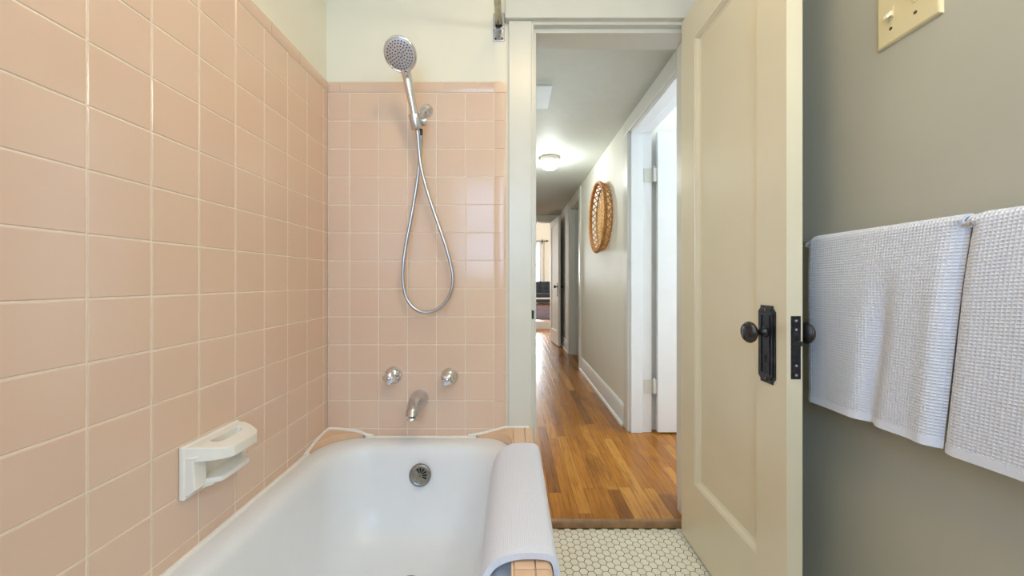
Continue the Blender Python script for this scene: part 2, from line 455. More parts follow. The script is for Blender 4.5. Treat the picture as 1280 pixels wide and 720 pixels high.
dm.loft([[(XD, YD0, ZD0), (XD, YD1, ZD0), (XD, YD1, ZD1), (XD, YD0, ZD1)], [(XD2, YD0, ZD0), (XD2, YD1, ZD0), (XD2, YD1, ZD1), (XD2, YD0, ZD1)]])
door = dm.build('door_1', M['door'], smooth=18)
struct(door, 'cream one-panel bathroom door standing open beside the towels', 'door')
# escutcheon plate with stepped corners, both sides
KY, KZ = 1.0, H - .138
PZc0, PZc1 = H - .274, H - .066
def plate_outline(s, y0, y1, z0, z1):
    a, b, c_ = .009*s, .007*s, .016*s
    return [(y0+a, z0), (y1-a, z0), (y1-a, z0+b), (y1, z0+c_), (y1, z1-c_), (y1-a, z1-b), (y1-a, z1), (y0+a, z1), (y0+a, z1-b), (y0, z1-c_), (y0, z0+c_), (y0+a, z0+b)]
ex, knobs = [], []
for sgn, xs in ((-1, XD), (1, XD2)):
    pm = MB()
    pm.prism([(xs, y, z) for y, z in plate_outline(1, KY-.033, KY+.034, PZc0, PZc1)], (sgn*.0032, 0, 0))
    pm.prism([(xs, y, z) for y, z in plate_outline(.8, KY-.026, KY+.027, PZc0+.009, PZc1-.009)], (sgn*.0055, 0, 0))
    pm.prism([(xs, y, z) for y, z in plate_outline(.5, KY-.0165, KY+.0175, PZc0+.026, PZc1-.026)], (sgn*.0042, 0, 0))
    pl = pm.build('escutcheon_plate', M['black_metal'], door, bevel=.0009, seg=2)
    part_label(pl, 'black stepped escutcheon plate with keyhole')
    rim = MB()
    oy0, oy1, oz0, oz1 = KY-.017, KY+.018, PZc0+.024, PZc1-.024
    for a, b in (((oy0, oz0), (oy1, oz0+.003)), ((oy0, oz1-.003), (oy1, oz1)), ((oy0, oz0), (oy0+.003, oz1)), ((oy1-.003, oz0), (oy1, oz1))):
        rim.box((xs+sgn*.005, a[0], a[1]), (xs+sgn*.0078, b[0], b[1]))
    rim.build('plate_beading', M['black_metal'], pl, bevel=.0008)
    for zz in (PZc0+.012, PZc1-.012):
        sc = MB(); sc.lathe([(.0042, 0), (.0042, .0016), (.003, .0024)], (xs+sgn*.005, KY, zz), (sgn, 0, 0), 14)
        sc.build('screw', M['bronze_worn'], pl)
    kh = MB(); kh.lathe([(.0042, 0), (.0042, .0006)], (xs+sgn*.0056, KY, KZ-.066), (sgn, 0, 0), 16)
    kh.prism([(xs+sgn*.0056, KY-.002, KZ-.066), (xs+sgn*.0056, KY+.002, KZ-.066), (xs+sgn*.0056, KY+.0032, KZ-.082), (xs+sgn*.0056, KY-.0032, KZ-.082)], (sgn*.0006, 0, 0))
    kh.build('keyhole', M['dark'], pl)
    kb = MB()
    kb.lathe([(.013, .004), (.0135, .008), (.009, .012), (.0078, .02), (.0078, .03), (.011, .033), (.019, .037), (.0265, .043), (.0285, .049), (.0275, .054), (.024, .058), (.0225, .0585), (.0215, .0575), (.016, .0600), (.0, .0612)], (xs, KY-.015*(sgn > 0), KZ), (sgn, 0, 0), 36, True, False)
    kk = kb.build('door_knob', M['black_metal'], door, smooth=50)
    rg = MB(); rg.lathe([(.0284, .0485), (.0291, .0495), (.0284, .0505)], (xs, KY-.015*(sgn > 0), KZ), (sgn, 0, 0), 36, False, False)
    rg.lathe([(.0226, .0584), (.0231, .0592), (.0222, .0594)], (xs, KY-.015*(sgn > 0), KZ), (sgn, 0, 0), 36, False, False)
    rg.build('knob_ring', M['bronze_worn'], kk)
# latch face on the door edge: px 989-1000, y 395-474
lz0, lz1 = W(994, 474, YD0).z, W(994, 395, YD0).z
lx0, lx1 = W(988.5, 0, YD0).x, W(1000.5, 0, YD0).x
lp = MB(); lp.box((lx0, YD0-.0018, lz0), (lx1, YD0+.001, lz1)); lp = lp.build('latch_plate', M['black_metal'], door, bevel=.0006)
zb_ = W(0, 429, YD0).z
b = MB(); b.prism([(lx0+.004, YD0-.001, zb_-.006), (lx0+.004, YD0-.001, zb_+.006), (lx0+.012, YD0-.010, zb_+.006), (lx1-.002, YD0-.010, zb_+.006), (lx1-.002, YD0-.010, zb_-.006), (lx0+.012, YD0-.010, zb_-.006)][0:0] or [(lx0+.005, YD0-.001, zb_-.006), (lx1-.003, YD0-.001, zb_-.006), (lx1-.003, YD0-.011, zb_-.006), (lx1-.008, YD0-.011, zb_-.006)], (0, 0, .012))
b.build('latch_bolt', M['black_metal'], lp, bevel=.0006)
for yy_ in (401, 412, 457, 469):
    sc = MB(); sc.lathe([(.0032, 0), (.0032, .0012), (.002, .0018)], ((lx0+lx1)/2, YD0-.0018, W(0, yy_, YD0).z), (0, -1, 0), 12)
    sc.build('screw', M['chrome_soft'], lp)
for zz in (H-.80, H+.78):
    hg = MB(); hg.lathe([(.005, -.045), (.005, .045)], (XD2+.008, YD1-.004, zz), (0, 0, 1), 12)
    hg.build('hinge', M['trim'], door)

# ------------------------------------------------------------------ bathtub
TX0, TX1, TY0, TY1, TZ = XL+.0005, .030, .01, YB-.0005, H-.633
def rrect(x0, x1, y0, y1, r, z, n=10):
    out = []
    for cx_, cy_, a0 in ((x1-r, y1-r, 0), (x0+r, y1-r, pi/2), (x0+r, y0+r, pi), (x1-r, y0+r, 1.5*pi)):
        for k in range(n+1):
            a = a0 + k/n*pi/2
            out.append((cx_ + r*cos(a), cy_ + r*sin(a), z))
    return out
t = MB()
def ring(ins_, r, z, ey=0, e0=0):
    return rrect(TX0+ins_, TX1-ins_, TY0+ins_+e0, TY1-ins_-ey, r, z)
rings = [ring(.06, .12, TZ-.366), ring(.03, .14, TZ-.34), ring(.018, .14, TZ-.22), ring(.006, .15, TZ-.06), ring(.0, .155, TZ-.028), ring(.001, .155, TZ-.012), ring(.006, .153, TZ-.003), ring(.018, .15, TZ),
         ring(.045, .14, TZ+.001), ring(.062, .14, TZ-.002), ring(.075, .14, TZ-.010), ring(.084, .14, TZ-.026), ring(.09, .145, TZ-.06, .004, .02),
         ring(.100, .15, TZ-.15, .010, .07), ring(.112, .15, TZ-.21, .012, .13), ring(.126, .15, TZ-.262, .020, .18), ring(.150, .145, TZ-.302, .030, .22), ring(.185, .13, TZ-.328, .040, .26), ring(.24, .10, TZ-.341, .050, .32), ring(.30, .06, TZ-.345, .06, .36), ring(.345, .02, TZ-.347, .3, .42)]
t.loft(rings, True, True)
tub = t.build('bathtub', M['enamel'], None, smooth=80, subsurf=1)
tag(tub, 'white enamel bathtub with rounded corners against the pink tile', 'bathtub')
# overflow cover on the far inside wall of the tub
oc = W(525, 594, 1.4065); ax = Vector((0, -1, .17)).normalized()
o_ = MB(); o_.lathe([(.041, -.004), (.041, .002), (.0385, .0055), (.034, .0068), (.031, .0052), (.029, .0046), (.0, .0050)], oc, ax, 40, False, False)
of = o_.build('overflow_cover', M['drain'], tub, smooth=50); part_label(of, 'aged nickel overflow cover with slots')
u = Vector((1, 0, 0)); v = ax.cross(u).normalized()
if v.z < 0: v = -v
sl = MB()
for k in range(6):
    a = radians(112 - k*27)
    d1 = u*cos(a) + v*sin(a); d2 = -u*sin(a) + v*cos(a)
    p = oc + ax*.0050
    sl.prism([p + d1*.009 - d2*.0014, p + d1*.027 - d2*.0040, p + d1*.027 + d2*.0040, p + d1*.009 + d2*.0014], ax*.0006)
sl.build('drain_slot', M['dark'], of)
so = MB(); so.lathe([(.0052, .004), (.0052, .0062), (.004, .0075), (0, .0078)], oc, ax, 16, False, False); so.build('screw', M['brass'], of)

dcn = Vector((-.335, 1.195, TZ-.3405))
m_ = MB(); m_.lathe([(.033, -.004), (.033, .002), (.030, .004), (.024, .002), (.022, -.002), (.0, -.002)], dcn, (0, 0, 1), 32, False, False)
m_.build('drain_flange', M['drain'], tub, smooth=50)

# ------------------------------------------------------------------ tiled ledge and corners round the tub
LZ = H - .592; LX0, LX1 = -.004, .083
kw = MB(); kw.box((TX1+.001, TY0, 0), (LX1-.006, YB-.001, LZ-.008))
kw = struct(kw.build('wall_tub', M['grout']), 'low peach tiled wall along the outer side of the bathtub', 'wall')
# right corner fill: flat peach piece between rounded tub corner, back wall and casing, then the ledge tiles
def corner_fill(pts_top, name, drop):
    m_ = MB(); m_.prism(pts_top, (0, 0, -drop)); return m_.build(name, M['tile_ledge'], kw, bevel=.004, seg=3)
def arc(cx_, cy_, r, a0, a1, n=12): return [(cx_ + r*cos(a0+(a1-a0)*k/n), cy_ + r*sin(a0+(a1-a0)*k/n)) for k in range(n+1)]
rc = .004 - .155; yc = TY1 - .155
# right corner: between arc and the back wall/ledge
def slanted(m_, top_pts, zfun, drop=.035):
    a = [m_.bm.verts.new((x, y, zfun(x, y))) for x, y in top_pts]
    b = [m_.bm.verts.new((x, y, zfun(x, y)-drop)) for x, y in top_pts]
    m_.bm.faces.new(a); m_.bm.faces.new(b[::-1])
    for i in range(len(a)):
        k = (i+1) % len(a); m_.bm.faces.new((a[i], b[i], b[k], a[k]))
zr = lambda x, y: TZ + .010 + (LZ - TZ - .010)*sstep(-.14, .01, x)
m_ = MB()
arcp = arc(rc, yc, .150, radians(8), radians(86), 14)
slanted(m_, arcp + [(-.115, YB-.002), (-.02, YB-.002), (.002, YB-.002), (.002, yc+.02)][0:4], zr)
ct = m_.build('corner_tile', M['tile_ledge'], kw, smooth=40, bevel=.003)
# left corner
lc = TX0 + .155
zlft = lambda x, y: TZ + .008 + .022*sstep(.16, .0, (x - TX0)*.7 + (TY1 - y)*.7)
m_ = MB()
arcp = arc(lc, yc, .150, radians(94), radians(172), 14)
slanted(m_, arcp + [(TX0+.002, yc+.0), (TX0+.002, YB-.003), (lc-.01, YB-.003)], zlft)
m_.build('corner_tile', M['tile_ledge'], kw, smooth=40, bevel=.003)
# ledge tiles: rectangular top and rounded nose
yl = [YB-.004]
while yl[-1] > TY0+.02: yl.append(max(yl[-1]-.150, TY0))
m_ = MB(); m2 = MB(); m3 = MB()
xs_ = (655.5-CX)*1.5/F
for y1, y0 in zip(yl, yl[1:]):
    y1 -= .001; y0 += .001
    m_.box((.003, y0, LZ-.012), (xs_-.001, y1, LZ))
    prof = [(xs_+.001, LZ-.012), (xs_+.001, LZ), (LX1-.016, LZ)] + [(LX1-.016+.016*sin(a), LZ-.016+.016*cos(a)) for a in [radians(q) for q in (20, 40, 60, 80, 90)]] + [(LX1, LZ-.05), (LX1-.006, LZ-.05), (LX1-.006, LZ-.012)]
    m2.prism([(x, y0, z) for x, z in prof], (0, y1-y0, 0))
    prev = None
m_.build('ledge_tile', M['tile_ledge'], kw, bevel=.0016)
m2.build('nose_tile', M['tile_ledge'], kw, bevel=.0008, smooth=50)
# apron face tiles on the room side
mb = MB()
z = LZ - .052
zz_ = [z]
while z > .01: z -= TP; zz_.append(max(z, .001))
for y1, y0 in zip(yl, yl[1:]):
    for z1, z0 in zip(zz_, zz_[1:]):
        if z1-z0 > .01: mb.box((LX1-.007, y0+.001, z0+.001), (LX1, y1-.001, z1-.001))
mb.build('apron_tile', M['tile_ledge'], kw, bevel=.0012)
# inner face of the ledge above the tub rim
MB().box((-.0035, TY0, TZ+.001), (.0025, yc+.02, LZ-.002)).build('ledge_face', M['tile_ledge'], kw, bevel=.001)
ck = MB()
pth = [(TX0+.003, yc-.02, TZ+.004), (TX0+.003, yc+.05, zlft(TX0, yc+.05)+.001), (TX0+.003, YB-.03, zlft(TX0, YB-.03)+.001), (TX0+.012, YB-.005, zlft(TX0, YB)+.002), (TX0+.06, YB-.003, zlft(TX0+.06, YB)+.002), (lc-.03, YB-.003, zlft(lc-.03, YB)+.002), (lc+.005, YB-.004, TZ+.006), (lc+.03, YB-.003, TZ+.003)]
ck.tube(catmull(pth, 6), .006, 8)
pth = [(rc-.03, YB-.003, TZ+.003), (rc-.0, YB-.003, TZ+.008), (rc+.03, YB-.003, zr(rc+.03, 0)+.002), (XT1, YB-.003, zr(XT1, 0)+.001), (LX1-.02, 1.5035, LZ+.001)]
ck.tube(catmull(pth[:4], 6), .0056, 8)
ck.tube([(XT1-.01, 1.5025, LZ+.0005), (LX1-.018, 1.5025, LZ+.0005)], .0050, 8)
ck.tube([(lc+.0, YB-.0035, TZ-.0035), (rc+.0, YB-.0035, TZ-.0035)], .0062, 8)
ck.tube([(TX0+.003, TY0+.1, TZ-.0035), (TX0+.003, yc+.0, TZ-.0035)], .0085, 10)
ck.build('caulk_line', M['caulk'], kw)

# ------------------------------------------------------------------ soap dish
SY0, SY1, SZ0, SZ1 = .838, 1.012, H-.499, H-.376
sd = thing('soap_dish', 'white ceramic soap dish with grab bar on the left tile wall', 'soap dish', (XL, (SY0+SY1)/2, SZ0))
MB().box((XL-.0008, SY0, SZ0), (XL+.013, SY1, SZ1)).build('back_plate', M['ceramic'], sd, bevel=.005, seg=3)
# upper grab bar: a flat ring with a long slot
xo = .092
bz1, bz0 = SZ1-.004, SZ1-.036
outer = [(XL+.008, SY0+.004)] + [(XL+.03, SY0+.007), (XL+.06, SY0+.018), (XL+xo-.012, SY0+.034), (XL+xo, SY0+.048), (XL+xo, SY1-.050), (XL+xo-.010, SY1-.032), (XL+.055, SY1-.016), (XL+.03, SY1-.006), (XL+.008, SY1-.003)]
inner = [(XL+.034, SY0+.050), (XL+.036, SY0+.047), (XL+.042, SY0+.046), (XL+.050, SY0+.050), (XL+.054, SY0+.060), (XL+.054, SY1-.058), (XL+.050, SY1-.045), (XL+.042, SY1-.038), (XL+.036, SY1-.037), (XL+.034, SY1-.040)]
m_ = MB()
ri = lambda P, z, s=0: [(x, y, z) for x, y in P]
def zt(x): return bz1 - .012*sstep(.03, .092, x-XL)
def zbt(x): return bz0 - .004*sstep(.03, .092, x-XL)
R = [[(x, y, zbt(x)) for x, y in outer], [(x, y, zt(x)) for x, y in outer], [(x, y, zt(x)) for x, y in inner], [(x, y, zbt(x)) for x, y in inner], [(x, y, zbt(x)) for x, y in outer]]
m_.loft(R)
m_.build('grab_bar', M['ceramic'], sd, bevel=.006, seg=4)
# side cheeks and lower tray
for y0, y1, yi in ((SY0+.004, SY0+.040, SY0+.050), (SY1-.024, SY1-.004, SY1-.034)):
    m_ = MB(); m_.prism([(XL+.008, y0, SZ0+.006), (XL+.020, y0, SZ0+.010), (XL+.034, y0, SZ0+.022), (XL+.030, y0, bz0+.004), (XL+.040, y0, bz0+.012), (XL+.008, y0, bz0+.012)], (0, y1-y0, 0))
    m_.build('side_cheek', M['ceramic'], sd, bevel=.004, seg=3)
m_ = MB()
tr = [(XL+.010, SY0+.030), (XL+.034, SY0+.034), (XL+.060, SY0+.048), (XL+.063, SY0+.056), (XL+.063, SY1-.040), (XL+.058, SY1-.026), (XL+.034, SY1-.014), (XL+.010, SY1-.012)]
m_.prism([(x, y, SZ0+.020) for x, y in tr], (0, 0, .013))
m_.build('tray', M['ceramic'], sd, bevel=.0045, seg=3)
m_ = MB(); m_.prism([(XL+.010, SY0+.034, SZ0+.006), (XL+.024, SY0+.034, SZ0+.010), (XL+.050, SY0+.034, SZ0+.021), (XL+.010, SY0+.034, SZ0+.021)], (0, SY1-SY0-.056, 0))
m_.build('tray_bracket', M['ceramic'], sd, bevel=.003)

# ------------------------------------------------------------------ shower
fb = W(534.5, 138.5, YB); fb.y = YB
wo = thing('shower_outlet', 'chrome wall outlet with holder clip for the hand shower', 'shower bracket', fb)
m_ = MB(); m_.lathe([(.0255, -.0008), (.0255, .004), (.0235, .012), (.0165, .020), (.011, .024), (.010, .03)], fb, (0, -1, 0), 32)
m_.build('flange', M['chrome'], wo, smooth=50)
cl_ = W(519.5, 151.5, 1.440)
m_ = MB(); m_.tube(catmull([fb + Vector((0, -.02, 0)), fb + Vector((-.002, -.035, -.006)), fb + Vector((-.012, -.052, -.026)), cl_ + Vector((.018, .012, .002)), cl_ + Vector((.008, .004, 0))], 6), .0105, 14)
m_.build('arm', M['chrome'], wo, smooth=60)
nrm = Vector((.02, -.80, -.70)).normalized()
hc = W(500.5, 68.0, 1.335)
dn = (cl_ - hc) - nrm*(cl_ - hc).dot(nrm); dn.normalize()
hd = hc + dn*.078 - nrm*.008
axis = (hd - cl_).normalized()
m_ = MB(); m_.lathe([(.0150, -.030), (.0225, -.030), (.0232, -.025), (.0232, .020), (.0222, .025), (.0150, .025)], cl_, axis, 28, True, True)
m_.lathe([(.016, -.006), (.016, .010), (.013, .013)], cl_ + Vector((.030, .012, .004)), (-1, -.35, 0), 20)
m_.build('holder_clip', M['chrome_soft'], wo, smooth=50)
ou = cl_ + Vector((.012, .022, -.012))
m_ = MB(); m_.lathe([(.0075, 0), (.0085, .004), (.0085, .020), (.007, .028), (.0055, .034)], ou, (.10, .02, -1), 18)
m_.build('hose_nut', M['black_metal'], wo, smooth=50)

hs = thing('hand_shower', 'chrome hand shower with looped hose hanging on the pink tile', 'hand shower', cl_)
# handle: tapered, from below the clip up into the head
hl = (hd - cl_).length
hp = catmull([cl_ - axis*.050, cl_, cl_ + axis*hl*.35, cl_ + axis*hl*.7, hd, hc + dn*.052 - nrm*.011, hc + dn*.030 - nrm*.015], 8)
n_ = len(hp)
rad = [.0085 + .0065*sstep(0, .25, k/n_) + .0025*sstep(.25, .6, k/n_) + .0015*sstep(.6, .8, k/n_) - .004*sstep(.82, 1, k/n_) for k in range(n_)]
m_ = MB(); m_.tube(hp, rad, 20); m_.build('handle', M['chrome'], hs, smooth=60)
m_ = MB(); m_.lathe([(.0, -.028), (.020, -.026), (.040, -.020), (.053, -.010), (.0585, -.002), (.0590, .002), (.0575, .0055), (.0545, .0068)], hc, nrm, 48, False, False)
m_.lathe([(.0545, .0068), (.0535, .0060), (.0, .0064)], hc, nrm, 48, False, False)
head = m_.build('spray_head', M['chrome'], hs, smooth=50)
m_ = MB(); m_.lathe([(.0510, .0060), (.0510, .0074), (.0495, .0082), (.0, .0090)], hc, nrm, 48, False, False)
fc = m_.build('spray_face', M['sprayface'], head, smooth=50)
u = nrm.orthogonal().normalized(); v = nrm.cross(u)
m_ = MB()
for rr, nn in ((.008, 6), (.017, 10), (.0265, 16), (.0355, 21), (.044, 26)):
    for k in range(nn):
        a = 2*pi*k/nn + rr*90
        m_.lathe([(.00225, .0), (.00205, .0028), (.0012, .0034)], hc + nrm*.0082 + (u*cos(a) + v*sin(a))*rr, nrm, 8, False, True)
m_.build('nozzle', M['rubber'], fc, smooth=0)
# hose
YHh = 1.468
hpx = [(521.5, 163, 1.442), (523, 175, 1.448), (524, 190, 1.456), (526.5, 210, 1.464), (533.5, 237, 1.470), (545, 272, 1.476), (556, 304, 1.478), (563.5, 331, 1.480), (566, 352, 1.480), (561, 371, 1.480), (549, 385, 1.480), (533, 390.5, 1.480), (519, 386, 1.480), (508.5, 373, 1.480), (504, 352, 1.480), (504.5, 328, 1.480), (508, 303, 1.482), (514, 272, 1.484), (519, 243, 1.484), (523, 215, 1.482), (525.3, 192, 1.478)]
pp = [W(*q) for q in hpx]
pp = [cl_ - axis*.045] + pp[0:] + [ou + Vector((.0034, .0007, -.034))]
path = catmull(pp, 14)
# even arc-length samples with fine corrugation
L = [0]
for a, b in zip(path, path[1:]): L.append(L[-1] + (b-a).length)
tot = L[-1]; ns = int(tot/.0016); rs = []; kk = 0
for q in range(ns+1):
    s_ = tot*q/ns
    while kk < len(L)-2 and L[kk+1] < s_: kk += 1
    f_ = (s_-L[kk])/max(1e-9, L[kk+1]-L[kk]); rs.append(path[kk].lerp(path[kk+1], min(1, f_)))
m_ = MB(); m_.tube(rs, [.0064 if q % 2 else .0070 for q in range(len(rs))], 12); m_.build('hose', M['hose'], hs, smooth=80)

# faucet handles and spout
def faucet(px, py, label, rot):
    p = W(px, py, YB); p.y = YB
    t_ = thing('faucet_handle', label, 'tap', p, 'pair of chrome taps over the tub')
    m_ = MB(); m_.lathe([(.0365, -.0008), (.0365, .003), (.034, .010), (.028, .018), (.019, .025), (.014, .028), (.0135, .034)], p, (0, -1, 0), 36)
    m_.build('escutcheon', M['chrome'], t_, smooth=50)
    m_ = MB(); n = 60; rings = []
    for r, h_, lob in ((.013, .030, 0), (.0165, .032, .05), (.022, .036, .12), (.0245, .044, .16), (.0245, .054, .16), (.0225, .060, .14), (.018, .0635, .08), (.010, .0655, 0), (.004, .066, 0)):
        rings.append([p + Vector((cos(2*pi*k/n)*r*(1+lob*cos(4*(2*pi*k/n)+rot)), -h_, sin(2*pi*k/n)*r*(1+lob*cos(4*(2*pi*k/n)+rot)))) for k in range(n)])
    m_.loft(rings, True, True)
    kn = m_.build('lobed_knob', M['chrome'], t_, smooth=60)
    m_ = MB(); m_.lathe([(.0088, .064), (.0088, .0672), (.007, .0685), (.0, .0690)], p, (0, -1, 0), 24, False, False)
    m_.build('index_button', M['chrome_soft'], kn, smooth=50)
faucet(492.0, 469.0, 'left chrome lobed tap above the bathtub spout', .6)
faucet(562.0, 470.5, 'right chrome lobed tap above the bathtub spout', 2.2)
sp0 = W(524.5, 498.5, YB); sp0.y = YB
st_ = thing('tub_spout', 'short chrome tub spout between and below the two taps', 'spout', sp0)
m_ = MB()
rings = []
prof = [(-.0008, .0, .038), (.010, 0, .0385), (.03, -.001, .0375), (.055, -.003, .034), (.08, -.006, .0305), (.098, -.012, .0275), (.112, -.020, .0255), (.121, -.029, .022)]
for k, (dy, dz, r) in enumerate(prof):
    tilt = radians([0, 0, 4, 8, 16, 30, 48, 68][k])
    c_ = sp0 + Vector((0, -dy, dz)); n = 28
    up = Vector((0, -sin(tilt), cos(tilt)))
    rings.append([c_ + Vector((1, 0, 0))*cos(2*pi*q/n)*r*.96 + up*sin(2*pi*q/n)*r for q in range(n)])
m_.loft(rings, True, True)
m_.build('spout_body', M['chrome_soft'], st_, smooth=60)
m_ = MB(); m_.lathe([(.0150, -.006), (.0185, -.002), (.0185, .004), (.0160, .005), (.0140, -.001)], sp0 + Vector((0, -.115, -.040)), (0, -.25, -1), 24, True, False); m_.build('spout_lip', M['chrome'], st_, smooth=50)

# shower curtain rod with its wall bracket
rp = W(623.6, 33, YB); rp = Vector(((623.6-CX)*YW/F, YW, H + 1.040))
rd = thing('shower_rod', 'tarnished chrome shower rod end in a wall bracket above the tile', 'shower rod', rp)
m_ = MB(); m_.tube([rp + Vector((0, -.006, 0)), Vector((rp.x, YF+.004, rp.z))], .0138, 20); m_.build('rod', M['rod'], rd, smooth=60)
bk = MB()
bk.prism([(rp.x-.023, YW-.0002, rp.z-.060), (rp.x+.023, YW-.0002, rp.z-.060), (rp.x+.023, YW-.0002, rp.z+.055), (rp.x-.023, YW-.0002, rp.z+.055)], (0, -.004, 0))
bk_o = bk.build('wall_bracket', M['chrome_soft'], rd, bevel=.003)
m_ = MB()
pr = [( -.0225, .030), (-.0225, -.004)] + [(.0225*cos(a), .0225*sin(a)-.004) for a in [radians(q) for q in range(195, 346, 15)]] + [(.0225, -.004), (.0225, .030), (.016, .030), (.016, -.004)] + [(.016*cos(a), .016*sin(a)-.004) for a in [radians(q) for q in range(345, 194, -15)]] + [(-.016, -.004), (-.016, .030)]
m_.prism([(rp.x+x, YW-.003, rp.z+z) for x, z in pr], (0, -.020, 0)); m_.build('rod_cup', M['chrome_soft'], bk_o, bevel=.001)
for dx in (-.013, .013):
    m_ = MB(); m_.lathe([(.0038, 0), (.0038, .0015), (.0026, .0022)], (rp.x+dx, YW-.0042, rp.z-.051), (0, -1, 0), 12)
    m_.build('screw', M['iron'], bk_o)

# ------------------------------------------------------------------ towels
def towel_grid(mb, fn, u0, u1, v0, v1, nu, nv):
    mb.grid(lambda a, b: fn(u0+(u1-u0)*a, v0+(v1-v0)*b)[0], nu, nv, lambda a, b: fn(u0+(u1-u0)*a, v0+(v1-v0)*b)[1])

BX, BZ = .820, H + .1045      # towel bar axis
BY1 = 1.075
tb = thing('towel_bar', 'chrome towel bar behind the two hanging white towels on the right wall', 'towel bar', (XR, .65, BZ))
m_ = MB(); m_.tube([(BX, BY1, BZ), (BX, .18, BZ)], .0105, 16); m_.build('bar', M['chrome'], tb, smooth=60)
for yv in (BY1-.012, .18):
    m_ = MB(); m_.lathe([(.022, .0), (.022, .004), (.012, .010), (.009, .02), (.009, .05), (.012, .054)], (XR, yv, BZ), (-1, 0, 0), 20); m_.build('bar_post', M['chrome'], tb, smooth=50)

def hang(yl_top, yl_bot, yr_top, yr_bot, zbot, zbot_r, zback, front, rtop, wave, topdrop):
    """returns f(u,v): u across (0 far end .. 1 near end), v along the cloth in metres from the front hem"""
    def f(u, v, th=0):
        zb0 = zbot + (zbot_r - zbot)*u
        hf = BZ - zb0
        arcL = pi*rtop
        if v < hf: z = zb0 + v; x = BX - rtop; tt = v/hf
        elif v < hf + arcL:
            a = (v-hf)/rtop; z = BZ + rtop*sin(a); x = BX - rtop*cos(a); tt = 1
        else: z = BZ - (v-hf-arcL); x = BX + rtop; tt = 1
        k = 1 - tt
        yl_ = yl_top + (yl_bot-yl_top)*k; yr_ = yr_top + (yr_bot-yr_top)*k
        yv = yl_ + (yr_-yl_)*u
        if v < hf:
            x += -front*sin(min(1, k*3)*pi/2) + wave(u, k)
        z -= topdrop(u)*sstep(hf*.75, hf + arcL*.5, v)
        return Vector((x, yv, z)), (u*abs(yr_top-yl_top), v)
    return f, BZ - zbot + pi*rtop + (BZ - zback)
def make_hung(label, args, group):
    f, vl = hang(*args)
    t_ = thing('hand_towel', label, 'towel', (BX, (args[0]+args[2])/2, BZ), group)
    hemv = .017
    m_ = MB(); towel_grid(m_, f, 0, 1, hemv, vl, 90, 150)
    b_ = m_.build('cloth', M['towel'], t_, smooth=90)
    s_ = b_.modifiers.new('Solidify', 'SOLIDIFY'); s_.thickness = .005; s_.offset = 0
    m_ = MB(); towel_grid(m_, f, 0, 1, 0, hemv, 90, 4)
    h_ = m_.build('hem', M['hem'], t_, smooth=90)
    s_ = h_.modifiers.new('Solidify', 'SOLIDIFY'); s_.thickness = .0065; s_.offset = 0
    return t_
def wave1(u, k):
    c_ = .66 - .11*k             # a soft groove, then a rounded roll at the near side
    g_ = math.exp(-((u-c_)/.065)**2)*.022*sstep(.12, .6, k)
    r_ = -.006*math.exp(-((u-.93)/.06)**2)*sstep(.05, .5, k)
    roll = .016*max(0, (u-.90)/.10)**2.5
    lft = .012*sstep(.06, .0, u)
    return g_ + r_ + roll + lft + .003*sin(u*9)*k
make_hung('white waffle towel hanging beside the door knob, with a soft fold', (1.024, 1.020, .6655, .7075, H-.327, H-.318, H-.20, .004, .0140, wave1, lambda u: .012*sstep(.08, 0, u)), 'white towels on the bar')
def wave2(u, k):
    return .014*max(0, (.07-u)/.07)**2.2 + .004*sin(u*6+1)*k
make_hung('white waffle towel hanging nearest, cut off by the picture edge', (.6585, .700, .30, .30, H-.322, H-.296, H-.32, .006, .0138, wave2, lambda u: .003*sstep(.06, 0, u)), 'white towels on the bar')

# bath towel folded over the tub ledge
def rim_path():
    pts = [(-.078, H-.732), (-.075, H-.70), (-.069, H-.665), (-.059, H-.630), (-.043, H-.603), (-.018, H-.588), (.01, H-.5805), (.04, H-.579), (.068, H-.5805), (.084, H-.587), (.0915, H-.604), (.0935, H-.64), (.094, H-.72), (.094, H-.80), (.094, H-.86)]
    return catmull([(x, 0, z) for x, z in pts], 10)
RP = rim_path(); RL = [0]
for a, b in zip(RP, RP[1:]): RL.append(RL[-1]+(b-a).length)
def rim_at(s):
    s = max(0, min(RL[-1], s)); k = 0
    while k < len(RL)-2 and RL[k+1] < s: k += 1
    return RP[k].lerp(RP[k+1], (s-RL[k])/max(1e-9, RL[k+1]-RL[k]))
TYF, TYN = 1.318, .782
def rim_f(u, v):
    p = rim_at(v*RL[-1]); y = TYF + (TYN-TYF)*u
    mid = sstep(.18, .34, v)*sstep(.80, .66, v)
    y -= .012*(1-mid)*(1-u) - .0*u
    e = .0035*sin(u*7+v*5)*.4
    return Vector((p.x - e*.6*(v < .35), y, p.z + e*.5*mid)), (u*(TYF-TYN), v*RL[-1])
bt = thing('bath_towel', 'white bath towel draped over the peach tiled tub ledge', 'towel', (.04, 1.05, LZ))
m_ = MB(); towel_grid(m_, rim_f, 0, .965, 0, 1, 70, 90)
b_ = m_.build('cloth', M['towel_rim'], bt, smooth=90); s_ = b_.modifiers.new('Solidify', 'SOLIDIFY'); s_.thickness = .010; s_.offset = 0
m_ = MB(); towel_grid(m_, rim_f, .963, 1, 0, 1, 6, 90)
b_ = m_.build('hem', M['hem'], bt, smooth=90); s_ = b_.modifiers.new('Solidify', 'SOLIDIFY'); s_.thickness = .0135; s_.offset = 0

